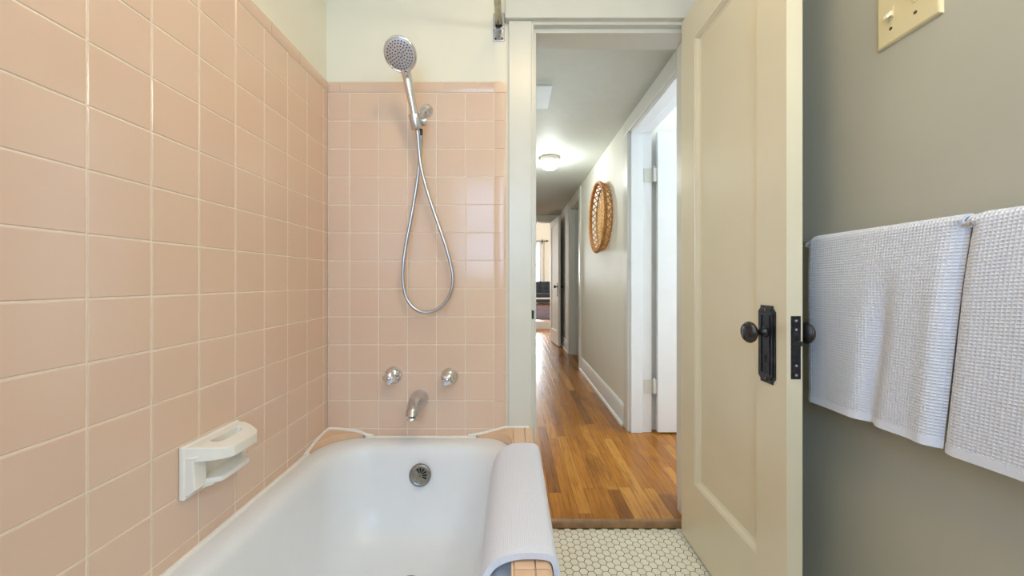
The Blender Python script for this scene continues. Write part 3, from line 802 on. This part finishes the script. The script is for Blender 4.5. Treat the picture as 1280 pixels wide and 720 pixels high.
# ------------------------------------------------------------------ light switch plate on the right wall
a0 = W(1099, 66, 1); SYf = XR*F/(1099-CX); SYn = XR*F/(1180.5-CX); sz0 = H + .541; sz1 = sz0 + .140
sw = thing('light_switch', 'ivory double light switch plate high on the right wall', 'light switch', (XR, (SYf+SYn)/2, sz0))
m_ = MB(); rr = [(SYn, sz0), (SYf, sz0), (SYf, sz1), (SYn, sz1)]
def sh(dd, x): return [(x, SYn+dd, sz0+dd), (x, SYf-dd, sz0+dd), (x, SYf-dd, sz1-dd), (x, SYn+dd, sz1-dd)]
m_.loft([sh(0, XR-.0003), sh(.0, XR-.002), sh(.003, XR-.006), sh(.006, XR-.0072)], True, True)
pl = m_.build('cover_plate', M['ivory'], sw, smooth=20)
zc = (sz0+sz1)/2
for px, up in ((1117.5, False), (1148.5, True)):
    yv = XR*F/(px-CX)
    m_ = MB(); m_.box((XR-.0085, yv-.006, zc-.013), (XR-.0070, yv+.006, zc+.013)); m_.build('toggle_slot', M['ivory'], pl, bevel=.0008)
    dz = .010 if up else -.010
    m_ = MB(); m_.prism([(XR-.007, yv-.0045, zc-.006), (XR-.007, yv-.0045, zc+.006), (XR-.020, yv-.0035, zc+dz+.004), (XR-.020, yv-.0035, zc+dz-.004)], (0, .009, 0)); m_.build('toggle', M['ivory_light'], sw, bevel=.001)
    for s_ in (-1, 1):
        m_ = MB(); m_.lathe([(.0035, 0), (.0035, .0008), (.002, .0012)], (XR-.0072, yv, zc+s_*.0355), (-1, 0, 0), 12)
        m_.build('screw', M['bronze_worn'], pl)

# ------------------------------------------------------------------ hallway
struct(MB().box((HXL-.1, 1.5685, HF-.02), (2.9, 7.79, HF)).build('floor_hall', M['wood']), 'glossy oak strip floor of the hallway', 'floor')
struct(MB().box((HXL-.1, YH, HC), (HX+.14, 6.36, HC+.06)).build('ceiling_hall', M['hall_ceil']), 'pale hallway ceiling', 'ceiling')
struct(MB().box((HXL-.1, YH, HF-.05), (HXL, 6.24, HC)).build('wall_hall_left', M['hall_paint']), 'cream left wall of the hallway', 'wall')
A0, A1, B0, B1 = 1.735, 2.475, 4.31, 5.08
HT = .14; ZH = H + .988
m_ = MB()
m_.box((HX, YH, HF-.05), (HX+HT, A0, HC)); m_.box((HX, A1, HF-.05), (HX+HT, B0, HC)); m_.box((HX, B1, HF-.05), (HX+HT, 6.24, HC))
m_.box((HX, A0, ZH), (HX+HT, A1, HC)); m_.box((HX, B0, ZH), (HX+HT, B1, HC))
struct(m_.build('wall_hall_right', M['hall_paint']), 'cream right wall of the hallway with two doorways', 'wall')
# baseboards
bn = 0
for y0, y1 in ((A1+.10, B0-.085), (B1+.085, 6.235)):
    m_ = MB(); m_.prism([(HX+.001, y0, HF), (HX-.016, y0, HF), (HX-.016, y0, HF+.12), (HX-.011, y0, HF+.137), (HX-.004, y0, HF+.145), (HX+.001, y0, HF+.145)], (0, y1-y0, 0))
    o = struct(m_.build('baseboard_hall' if bn == 0 else 'baseboard_hall_end', M['white_trim'], bevel=.001), 'white baseboard along the right hallway wall' if bn == 0 else 'white baseboard at the far end of the hallway', 'baseboard'); bn += 1
    m_ = MB(); m_.prism([(HX-.015, y0, HF), (HX-.030, y0, HF), (HX-.028, y0, HF+.012), (HX-.021, y0, HF+.019), (HX-.015, y0, HF+.02)], (0, y1-y0, 0)); m_.build('shoe_mould', M['white_trim'], o)
# door casings in the hall
def hall_casing(nm, y0, y1, label, mat):
    m_ = MB()
    m_.box((HX-.018, y0-.085, HF), (HX+.001, y0, ZH+.09)); m_.box((HX-.018, y1, HF), (HX+.001, y1+.09, ZH+.0)); m_.box((HX-.018, y0-.0, ZH), (HX+.001, y1+.09, ZH+.09))
    o = struct(m_.build(nm, mat, bevel=.005, seg=3), label, 'door casing')
    m_ = MB(); m_.box((HX-.001, y0-.012, HF), (HX+HT+.001, y0+.006, ZH)); m_.box((HX-.001, y1-.006, HF), (HX+HT+.001, y1+.012, ZH)); m_.box((HX-.001, y0, ZH-.006), (HX+HT+.001, y1, ZH+.012))
    m_.build('jamb', M['white_trim'] if mat is M['white_trim'] or nm == 'trim_3' else mat, o, bevel=.001)
    m_ = MB(); m_.box((HX+.002, y0+.005, HF), (HX+.075, y0+.018, ZH-.006)); m_.box((HX+.002, y1-.018, HF), (HX+.075, y1-.005, ZH-.006)); m_.box((HX+.002, y0+.005, ZH-.019), (HX+.075, y1-.005, ZH-.005))
    m_.build('door_stop', M['white_trim'] if nm == 'trim_3' else mat, o, bevel=.002)
    return o
c3 = hall_casing('trim_3', A0, A1, 'white door frame of the bright side room off the hallway', M['trim'])
c4 = hall_casing('trim_4', B0, B1, 'cream door frame of the second doorway far along the hallway', M['trim'])
# leaf of the side room door, swung open into that room
lx = HX+HT+.030
m_ = MB(); m_.box((lx, 2.44, HF+.010), (lx+.70, 2.475, ZH-.010))
lf = struct(m_.build('door_2', M['white_trim'], bevel=.002), 'white side room door swung open, seen past the hallway frame', 'door')
for zz in (H+.70, H-.70):
    m_ = MB(); m_.lathe([(.0075, -.045), (.0085, -.043), (.0085, .043), (.0075, .045)], (HX+HT+.012, 2.452, zz), (0, 0, 1), 14)
    m_.lathe([(.0075, .047), (.006, .056), (.003, .06)], (HX+HT+.012, 2.452, zz), (0, 0, 1), 14)
    m_.box((HX+HT-.05, 2.4645, zz-.045), (HX+HT+.006, 2.4675, zz+.045))
    m_.box((HX+HT+.014, 2.452, zz-.045), (lx+.001, 2.456, zz+.045))
    m_.build('hinge', M['trim'], lf, smooth=40)
# side room shell: bright
m_ = MB(); m_.box((2.9, YH, HF), (3.0, 1.75, HC+.4)); m_.box((2.9, 2.42, HF), (3.0, 2.62, HC+.4)); m_.box((2.9, 1.75, HF), (3.0, 2.42, HF+.5)); m_.box((2.9, 1.75, HF+2.1), (3.0, 2.42, HC+.4)); m_.box((HX+HT, 2.515, HF), (2.9, 2.62, HC+.4)); m_.box((HX+HT, YH, HF), (2.9, 1.70, HC+.4)); m_.box((HX+HT, YH, HC+.061), (HX+HT+.01, 2.62, HC+.4))
struct(m_.build('wall_side_room', M['ceil']), 'white walls of the bright side room', 'wall')
struct(MB().box((HX+HT, YH, HC+.4), (3.0, 2.62, HC+.45)).build('ceiling_side_room', M['ceil']), 'white ceiling of the side room', 'ceiling')
# room behind the second doorway
m_ = MB(); m_.box((HX+.9, 4.0, HF), (HX+.95, 5.6, HC)); m_.box((HX+HT, 5.5, HF), (HX+.9, 5.6, HC)); m_.box((HX+HT, 4.0, HF), (HX+.9, 4.05, HC))
struct(m_.build('wall_closet', M['hall_paint']), 'cream walls of the small room behind the second doorway', 'wall')
struct(MB().box((HX+HT, 4.0, HC), (HX+.95, 5.6, HC+.05)).build('ceiling_closet', M['hall_ceil']), 'ceiling of the small room off the hallway', 'ceiling')

# end of the hall: wall, opening, open leaf
EX = .635
m_ = MB(); m_.box((EX, 6.24, HF-.05), (HX+HT, 6.36, HC)); m_.box((HXL-.1, 6.24, H+.985), (EX, 6.36, H+2.65)); m_.box((HXL-.1, 6.24, HF), (HXL+.05, 6.36, H+.985)); m_.box((EX, 6.24, HC), (3.2, 6.36, H+2.65)); m_.box((HX+HT, 6.24, HF-.05), (3.2, 6.36, HC)); m_.box((-3.2, 6.24, HF-.05), (HXL-.1, 6.36, H+2.65))
struct(m_.build('wall_hall_end', M['hall_paint']), 'cream wall with the opening at the far end of the hallway', 'wall')
ang = atan2(.69-.630, 6.235-5.65)
mat4 = Matrix.Translation((.628, 6.232, 0)) @ Matrix.Rotation(ang, 4, 'Z')
m_ = MB(); wd = .60
def LP(y, x, z): return mat4 @ Vector((x, -y, z))
z0, z1 = HF+.010, H+.978
for side in (0, 1):
    xs = 0 if side == 0 else .035; sg = 1 if side == 0 else -1
    q = lambda d, dx: [LP(.09+d, xs+sg*dx, z0+.21+d), LP(wd-.09-d, xs+sg*dx, z0+.21+d), LP(wd-.09-d, xs+sg*dx, z1-.10-d), LP(.09+d, xs+sg*dx, z1-.10-d)]
    m_.loft([[LP(0, xs, z0), LP(wd, xs, z0), LP(wd, xs, z1), LP(0, xs, z1)], q(0, 0), q(.010, .007), q(.018, .010)], False, True)
m_.loft([[LP(0, x, z0), LP(wd, x, z0), LP(wd, x, z1), LP(0, x, z1)] for x in (0, .035)])
d3 = struct(m_.build('door_3', M['trim'], smooth=20), 'cream panel door with black knob open at the hallway end', 'door')
for xs, sg in ((0, -1), (.035, 1)):
    c_ = LP(wd-.06, xs, H-.09); ax_ = (mat4.to_3x3() @ Vector((sg, 0, 0)))
    m_ = MB(); m_.lathe([(.010, 0), (.009, .022), (.018, .03), (.026, .04), (.026, .048), (.018, .056), (0, .058)], c_, ax_, 20, True, False); m_.build('door_knob', M['black_metal'], d3, smooth=50)
    a = LP(wd-.085, xs, H-.24); b = LP(wd-.035, xs+sg*.004, H-.03)
    m_ = MB(); m_.prism([LP(wd-.085, xs, H-.24), LP(wd-.035, xs, H-.24), LP(wd-.035, xs, H-.03), LP(wd-.085, xs, H-.03)], ax_*.004); m_.build('escutcheon_plate', M['black_metal'], d3, bevel=.001)

# ------------------------------------------------------------------ hall things
# ceiling lamp
lc_ = Vector((W(687, 197, 3.32).x, 3.32, HC))
lamp = thing('ceiling_light', 'round glowing dome light on the hallway ceiling', 'ceiling light', lc_)
m_ = MB(); m_.lathe([(.082, 0), (.085, .006), (.085, .032), (.080, .036)], lc_ + Vector((0, 0, -.0005)), (0, 0, -1), 36); m_.build('lamp_base', M['lamp_metal'], lamp, smooth=50)
m_ = MB(); m_.lathe([(.079, .036), (.083, .05), (.080, .068), (.068, .088), (.046, .102), (.02, .109), (0, .110)], lc_, (0, 0, -1), 36, True, False)
m_.build('glass_dome', emit('glowing opal glass', (255, 244, 222), 9), lamp, smooth=60)
# ceiling access panel
hy0, hy1, hxr = 2.085, 2.36, .222
m_ = MB(); m_.box((-.10, hy0, HC-.010), (hxr, hy1, HC-.0005))
ht = tag(m_.build('ceiling_panel', M['hatch'], bevel=.003), 'flat pale access panel on the hallway ceiling near the doorway', 'ceiling panel')
# wicker basket on the wall
bc = Vector((HX-.0005, 3.15, W(0, 272, 3.15).z)); BR = .288
bs = thing('wicker_basket', 'round woven wicker tray hung on the right hallway wall', 'basket', bc)
def herring(a, b):
    k = 26
    r_ = math.floor(b*11)
    return abs(sin((a*k + (b*k if r_ % 2 else -b*k))*1.0))
m_ = MB(); nr, na = 46, 120
rings = []
for i in range(nr+1):
    r = BR*.90*i/nr + .001; rg = []
    for k in range(na):
        a = 2*pi*k/na; yy_, zz = r*cos(a), r*sin(a)
        h_ = .005*abs(sin((zz + (yy_ if int((yy_+9)/.055) % 2 else -yy_))*2*pi/.045))
        rg.append(bc + Vector((.0015 - h_, yy_, zz)))
    rings.append(rg)
m_.loft(rings, True, False)
m_.build('woven_base', M['weave'], bs, smooth=0)
# side weave: two layers of looping canes
sd_ = MB()
for layer in range(2):
    for k in range(30):
        a0_ = 2*pi*k/30
        pth = []
        for q in range(9):
            s_ = q/8*.8; a = a0_ + (s_-.5)*.30*(1 if layer else -1)
            r = BR*(.93 + .07*s_) + .008*sin(s_*pi)
            pth.append(bc + Vector((-.004 - .080*s_, r*cos(a), r*sin(a))))
        sd_.tube(pth, .0046, 6)
for s_ in (.06, .60, .74):
    r = BR*(.93 + .07*s_)+.003
    sd_.tube([bc + Vector((-.008-.075*s_, (r+.004*(-1)**k)*cos(2*pi*k/72), (r+.004*(-1)**k)*sin(2*pi*k/72))) for k in range(72)], .006, 6, closed=True)
sd_.build('side_weave', M['wicker'], bs, smooth=60)
m_ = MB()
n = 240
for ph in (0, pi):
    m_.tube([bc + Vector((-.066 + .006*sin(2*pi*k/n*34+ph), (BR + .006*cos(2*pi*k/n*34+ph))*cos(2*pi*k/n), (BR + .006*cos(2*pi*k/n*34+ph))*sin(2*pi*k/n))) for k in range(n)], .0088, 8, closed=True)
m_.tube([bc + Vector((-.066, BR*cos(2*pi*k/96), BR*sin(2*pi*k/96))) for k in range(96)], .008, 8, closed=True)
m_.build('wrapped_rim', M['wicker_dark'], bs, smooth=70)

# ------------------------------------------------------------------ far living room
LFZ = H - .855
m_ = MB(); m_.box((-3.2, 7.80, HF-.05), (3.2, 14.6, LFZ))
struct(m_.build('floor_living', M['wood']), 'wooden living room floor one step up beyond the hallway', 'floor')
struct(MB().box((-3.1, 7.775, HF), (3.1, 7.799, LFZ+.004)).build('trim_5', M['white_trim'], bevel=.003), 'white riser of the step up to the living room', 'step')
struct(MB().box((-3.2, 6.36, HF-.06), (3.2, 7.80, HF-.001)).build('floor_landing', M['wood']), 'wooden floor just beyond the hallway end', 'floor')
m_ = MB(); wx0, wx1, wz0, wz1 = -.5, 1.06, LFZ+.75, H+1.36
m_.box((-3.2, 14.3, LFZ-.05), (wx0, 14.45, H+2.65)); m_.box((wx1, 14.3, LFZ-.05), (3.2, 14.45, H+2.65)); m_.box((wx0, 14.3, LFZ-.05), (wx1, 14.45, wz0)); m_.box((wx0, 14.3, wz1), (wx1, 14.45, H+2.65))
m_.box((-3.3, 6.36, HF-.05), (-3.2, 14.45, H+2.65)); m_.box((3.2, 6.36, HF-.05), (3.3, 14.45, H+2.65))
struct(m_.build('wall_living', M['plaster']), 'cream living room wall with the far window', 'wall')
struct(MB().box((-3.3, 6.24, H+2.65), (3.3, 14.45, H+2.7)).build('ceiling_living', M['ceil']), 'white living room ceiling', 'ceiling')
m_ = MB()
for a, b in (((wx0, wz0), (wx0+.06, wz1)), ((wx1-.06, wz0), (wx1, wz1)), ((wx0, wz0), (wx1, wz0+.06)), ((wx0, wz1-.06), (wx1, wz1)), ((.25, wz0), (.31, wz1)), ((wx0, .5*(wz0+wz1)-.03), (wx1, .5*(wz0+wz1)+.03))):
    m_.box((a[0], 14.33, a[1]), (b[0], 14.39, b[1]))
struct(m_.build('window_2', M['white_trim']), 'bright living room window far beyond the hallway', 'window')
cr = thing('curtain_rod', 'thin black curtain rod above the far living room window', 'curtain rod', (.3, 14.2, H+1.52))
m_ = MB(); m_.tube([(-1.0, 14.2, H+1.52), (1.28, 14.2, H+1.52)], .014, 10)
m_.build('rod', M['iron'], cr)
m_ = MB(); m_.lathe([(.014, 0), (.03, .01), (.034, .03), (.02, .06), (.006, .085)], (1.28, 14.2, H+1.52), (1, 0, 0), 14); m_.build('finial', M['iron'], cr)
m_ = MB(); m_.box((1.11, 14.19, H+1.46), (1.135, 14.299, H+1.50)); m_.box((1.108, 14.17, H+1.42), (1.137, 14.23, H+1.575)); m_.build('rod_bracket', M['iron'], cr)
cu = MB()
cu.grid(lambda a, b: Vector((.98 + .20*a, 14.258 + .028*sin(a*22), LFZ+.02 + (H+1.50-LFZ-.02)*b)), 40, 2)
cu = cu.build('curtain', M['curtain'], smooth=90); s_ = cu.modifiers.new('Solidify', 'SOLIDIFY'); s_.thickness = .006
tag(cu, 'sheer white curtain hanging beside the far window', 'curtain')
# sofa
so_ = thing('sofa', 'charcoal tufted sofa under the far living room window', 'sofa', (.6, 13.7, LFZ))
sx0, sx1 = -.6, 1.9
def pillow_box(x0, x1, y0, y1, z0, z1, tuft=False):
    m_ = MB(); m_.box((x0, y0, z0), (x1, y1, z1)); return m_
pillow_box(sx0, sx1, 13.3, 14.05, LFZ+.085, LFZ+.19).build('base', M['sofa'], so_, bevel=.02, seg=3)
pillow_box(sx0, sx1, 13.285, 14.05, LFZ+.192, LFZ+.258).build('pale_rail', M['pale_cloth'], so_, bevel=.01, seg=3)
for k in range(2):
    w_ = (sx1-sx0-.3)/2
    pillow_box(sx0+.15+k*w_, sx0+.15+(k+1)*w_-.01, 13.25, 13.85, LFZ+.265, LFZ+.41).build('seat_cushion', M['sofa'], so_, bevel=.05, seg=4)
m_ = MB()
nx_, nz_ = 60, 16
def back(a, b):
    x = sx0+.12 + (sx1-sx0-.24)*a; z = LFZ+.38 + .42*b
    t_ = abs(sin(a*pi*9))*abs(sin(b*pi*2.5))
    return Vector((x, 13.86 - .05*t_ - .03*sin(b*pi) + .06*b, z))
m_.grid(back, nx_, nz_); o = m_.build('tufted_back', M['sofa'], so_, smooth=90); s_ = o.modifiers.new('Solidify', 'SOLIDIFY'); s_.thickness = .14; s_.offset = -1
for x0 in (sx0, sx1-.16): pillow_box(x0, x0+.16, 13.28, 14.05, LFZ+.12, LFZ+.62).build('arm', M['sofa'], so_, bevel=.05, seg=4)
for x0 in (sx0+.06, sx1-.12):
    for y0 in (13.36, 13.95): MB().box((x0, y0, LFZ+.0005), (x0+.05, y0+.05, LFZ+.09)).build('leg', M['iron'], so_, bevel=.004)
# rug
t = NT('red patterned rug'); tc = t.n('ShaderNodeTexCoord'); vo = t.n('ShaderNodeTexVoronoi'); vo.inputs['Scale'].default_value = 3.2; t.l(tc.outputs['Object'], vo.inputs['Vector'])
nz = t.n('ShaderNodeTexNoise'); nz.inputs['Scale'].default_value = 5; t.l(tc.outputs['Object'], nz.inputs['Vector'])
c = t.ramp(vo.outputs['Distance'], [(.1, lin((30, 10, 11))), (.3, lin((96, 14, 11))), (.5, lin((104, 24, 15))), (.62, lin((20, 13, 16)))])
c = t.mix(t.math('MULTIPLY', nz.outputs['Fac'], .7), c, lin((36, 22, 26)))
t.l(c, t.b.inputs['Base Color']); t.b.inputs['Roughness'].default_value = .95
m_ = MB(); m_.box((-1.3, 8.22, LFZ+.0005), (1.7, 12.8, LFZ+.012)); tag(m_.build('area_rug', t.m, bevel=.004), 'red and dark patterned rug on the living room floor', 'rug')

# ------------------------------------------------------------------ vanity lamp beyond the view, lights
vl = thing('vanity_light', 'two opal globe lamp on the right wall behind the viewer', 'wall lamp', (XR, -.05, H+.95))
m_ = MB(); m_.box((XR-.03, -.35, H+.91), (XR+.001, .15, H+.99)); m_.build('lamp_bar', M['chrome_soft'], vl, bevel=.006)
for yv in (-.25, .05):
    m_ = MB(); m_.lathe([(.02, 0), (.02, .05)], (XR-.03, yv, H+.95), (-1, 0, 0), 16); m_.build('lamp_arm', M['chrome_soft'], vl)
    m_ = MB(); bmesh.ops.create_uvsphere(m_.bm, u_segments=24, v_segments=16, radius=.065, matrix=Matrix.Translation((XR-.13, yv, H+.95)))
    m_.build('lamp_globe', M['globe'], vl, smooth=90)

def area(name, loc, direction, sx, sy, power, rgb, spread=180):
    l = bpy.data.lights.new(name, 'AREA'); l.shape = 'RECTANGLE'; l.size = sx; l.size_y = sy; l.energy = power; l.color = lin(rgb)[:3]; l.spread = radians(spread)
    o = bpy.data.objects.new(name, l); COL.objects.link(o); o.location = loc
    o.rotation_euler = Vector(direction).to_track_quat('-Z', 'Y').to_euler(); return o
area('daylight_bath', ((WX0+WX1)/2, YF-.14, (WZ0+WZ1)/2), (0, 1, -.05), .9, 1.05, 17.5, (134, 198, 255))
area('daylight_side_room', (3.05, 2.09, HF+1.35), (-1, .06, -.08), .66, 1.5, 40, (208, 228, 255))
area('daylight_living', (.3, 14.5, H+.5), (0, -1, -.1), 1.6, 1.5, 260, (240, 246, 255))
area('daylight_living_side', (-3.0, 10.5, H+.5), (1, 0, -.1), 2.2, 1.6, 200, (240, 246, 255))
def point(name, loc, power, rgb, r=.08):
    l = bpy.data.lights.new(name, 'POINT'); l.energy = power; l.color = lin(rgb)[:3]; l.shadow_soft_size = r
    o = bpy.data.objects.new(name, l); COL.objects.link(o); o.location = loc; return o
point('hall_bulb', lc_ + Vector((0, 0, -.19)), 9.5, (240, 250, 252), .06)
area('ceiling_bulb_bath', (.10, .55, ZC-.02), (0, 0, -1), .28, .28, 6.8, (255, 222, 165))

w = bpy.data.worlds.new('World'); scene.world = w; w.use_nodes = True
bg = w.node_tree.nodes['Background']; bg.inputs[0].default_value = (.82, .92, 1.0, 1); bg.inputs[1].default_value = 2.6

# ------------------------------------------------------------------ camera
cam = bpy.data.cameras.new('Camera'); co = bpy.data.objects.new('Camera', cam); COL.objects.link(co)
co.location = (0, 0, H); co.rotation_euler = (pi/2, 0, 0)
cam.sensor_fit = 'HORIZONTAL'; cam.sensor_width = 36; cam.lens = F*36/1280
cam.shift_x = -(CX-640)/1280; cam.shift_y = -(360-CY)/1280
cam.clip_start = .01; cam.clip_end = 100
scene.camera = co
vs = scene.view_settings
vs.view_transform = 'Standard'; vs.look = 'None'; vs.exposure = 0; vs.gamma = 1; vs.use_curve_mapping = False
scene.cycles.use_denoising = True
scene.cycles.max_bounces = 10; scene.cycles.diffuse_bounces = 6; scene.cycles.glossy_bounces = 6
scene.cycles.sample_clamp_indirect = 6
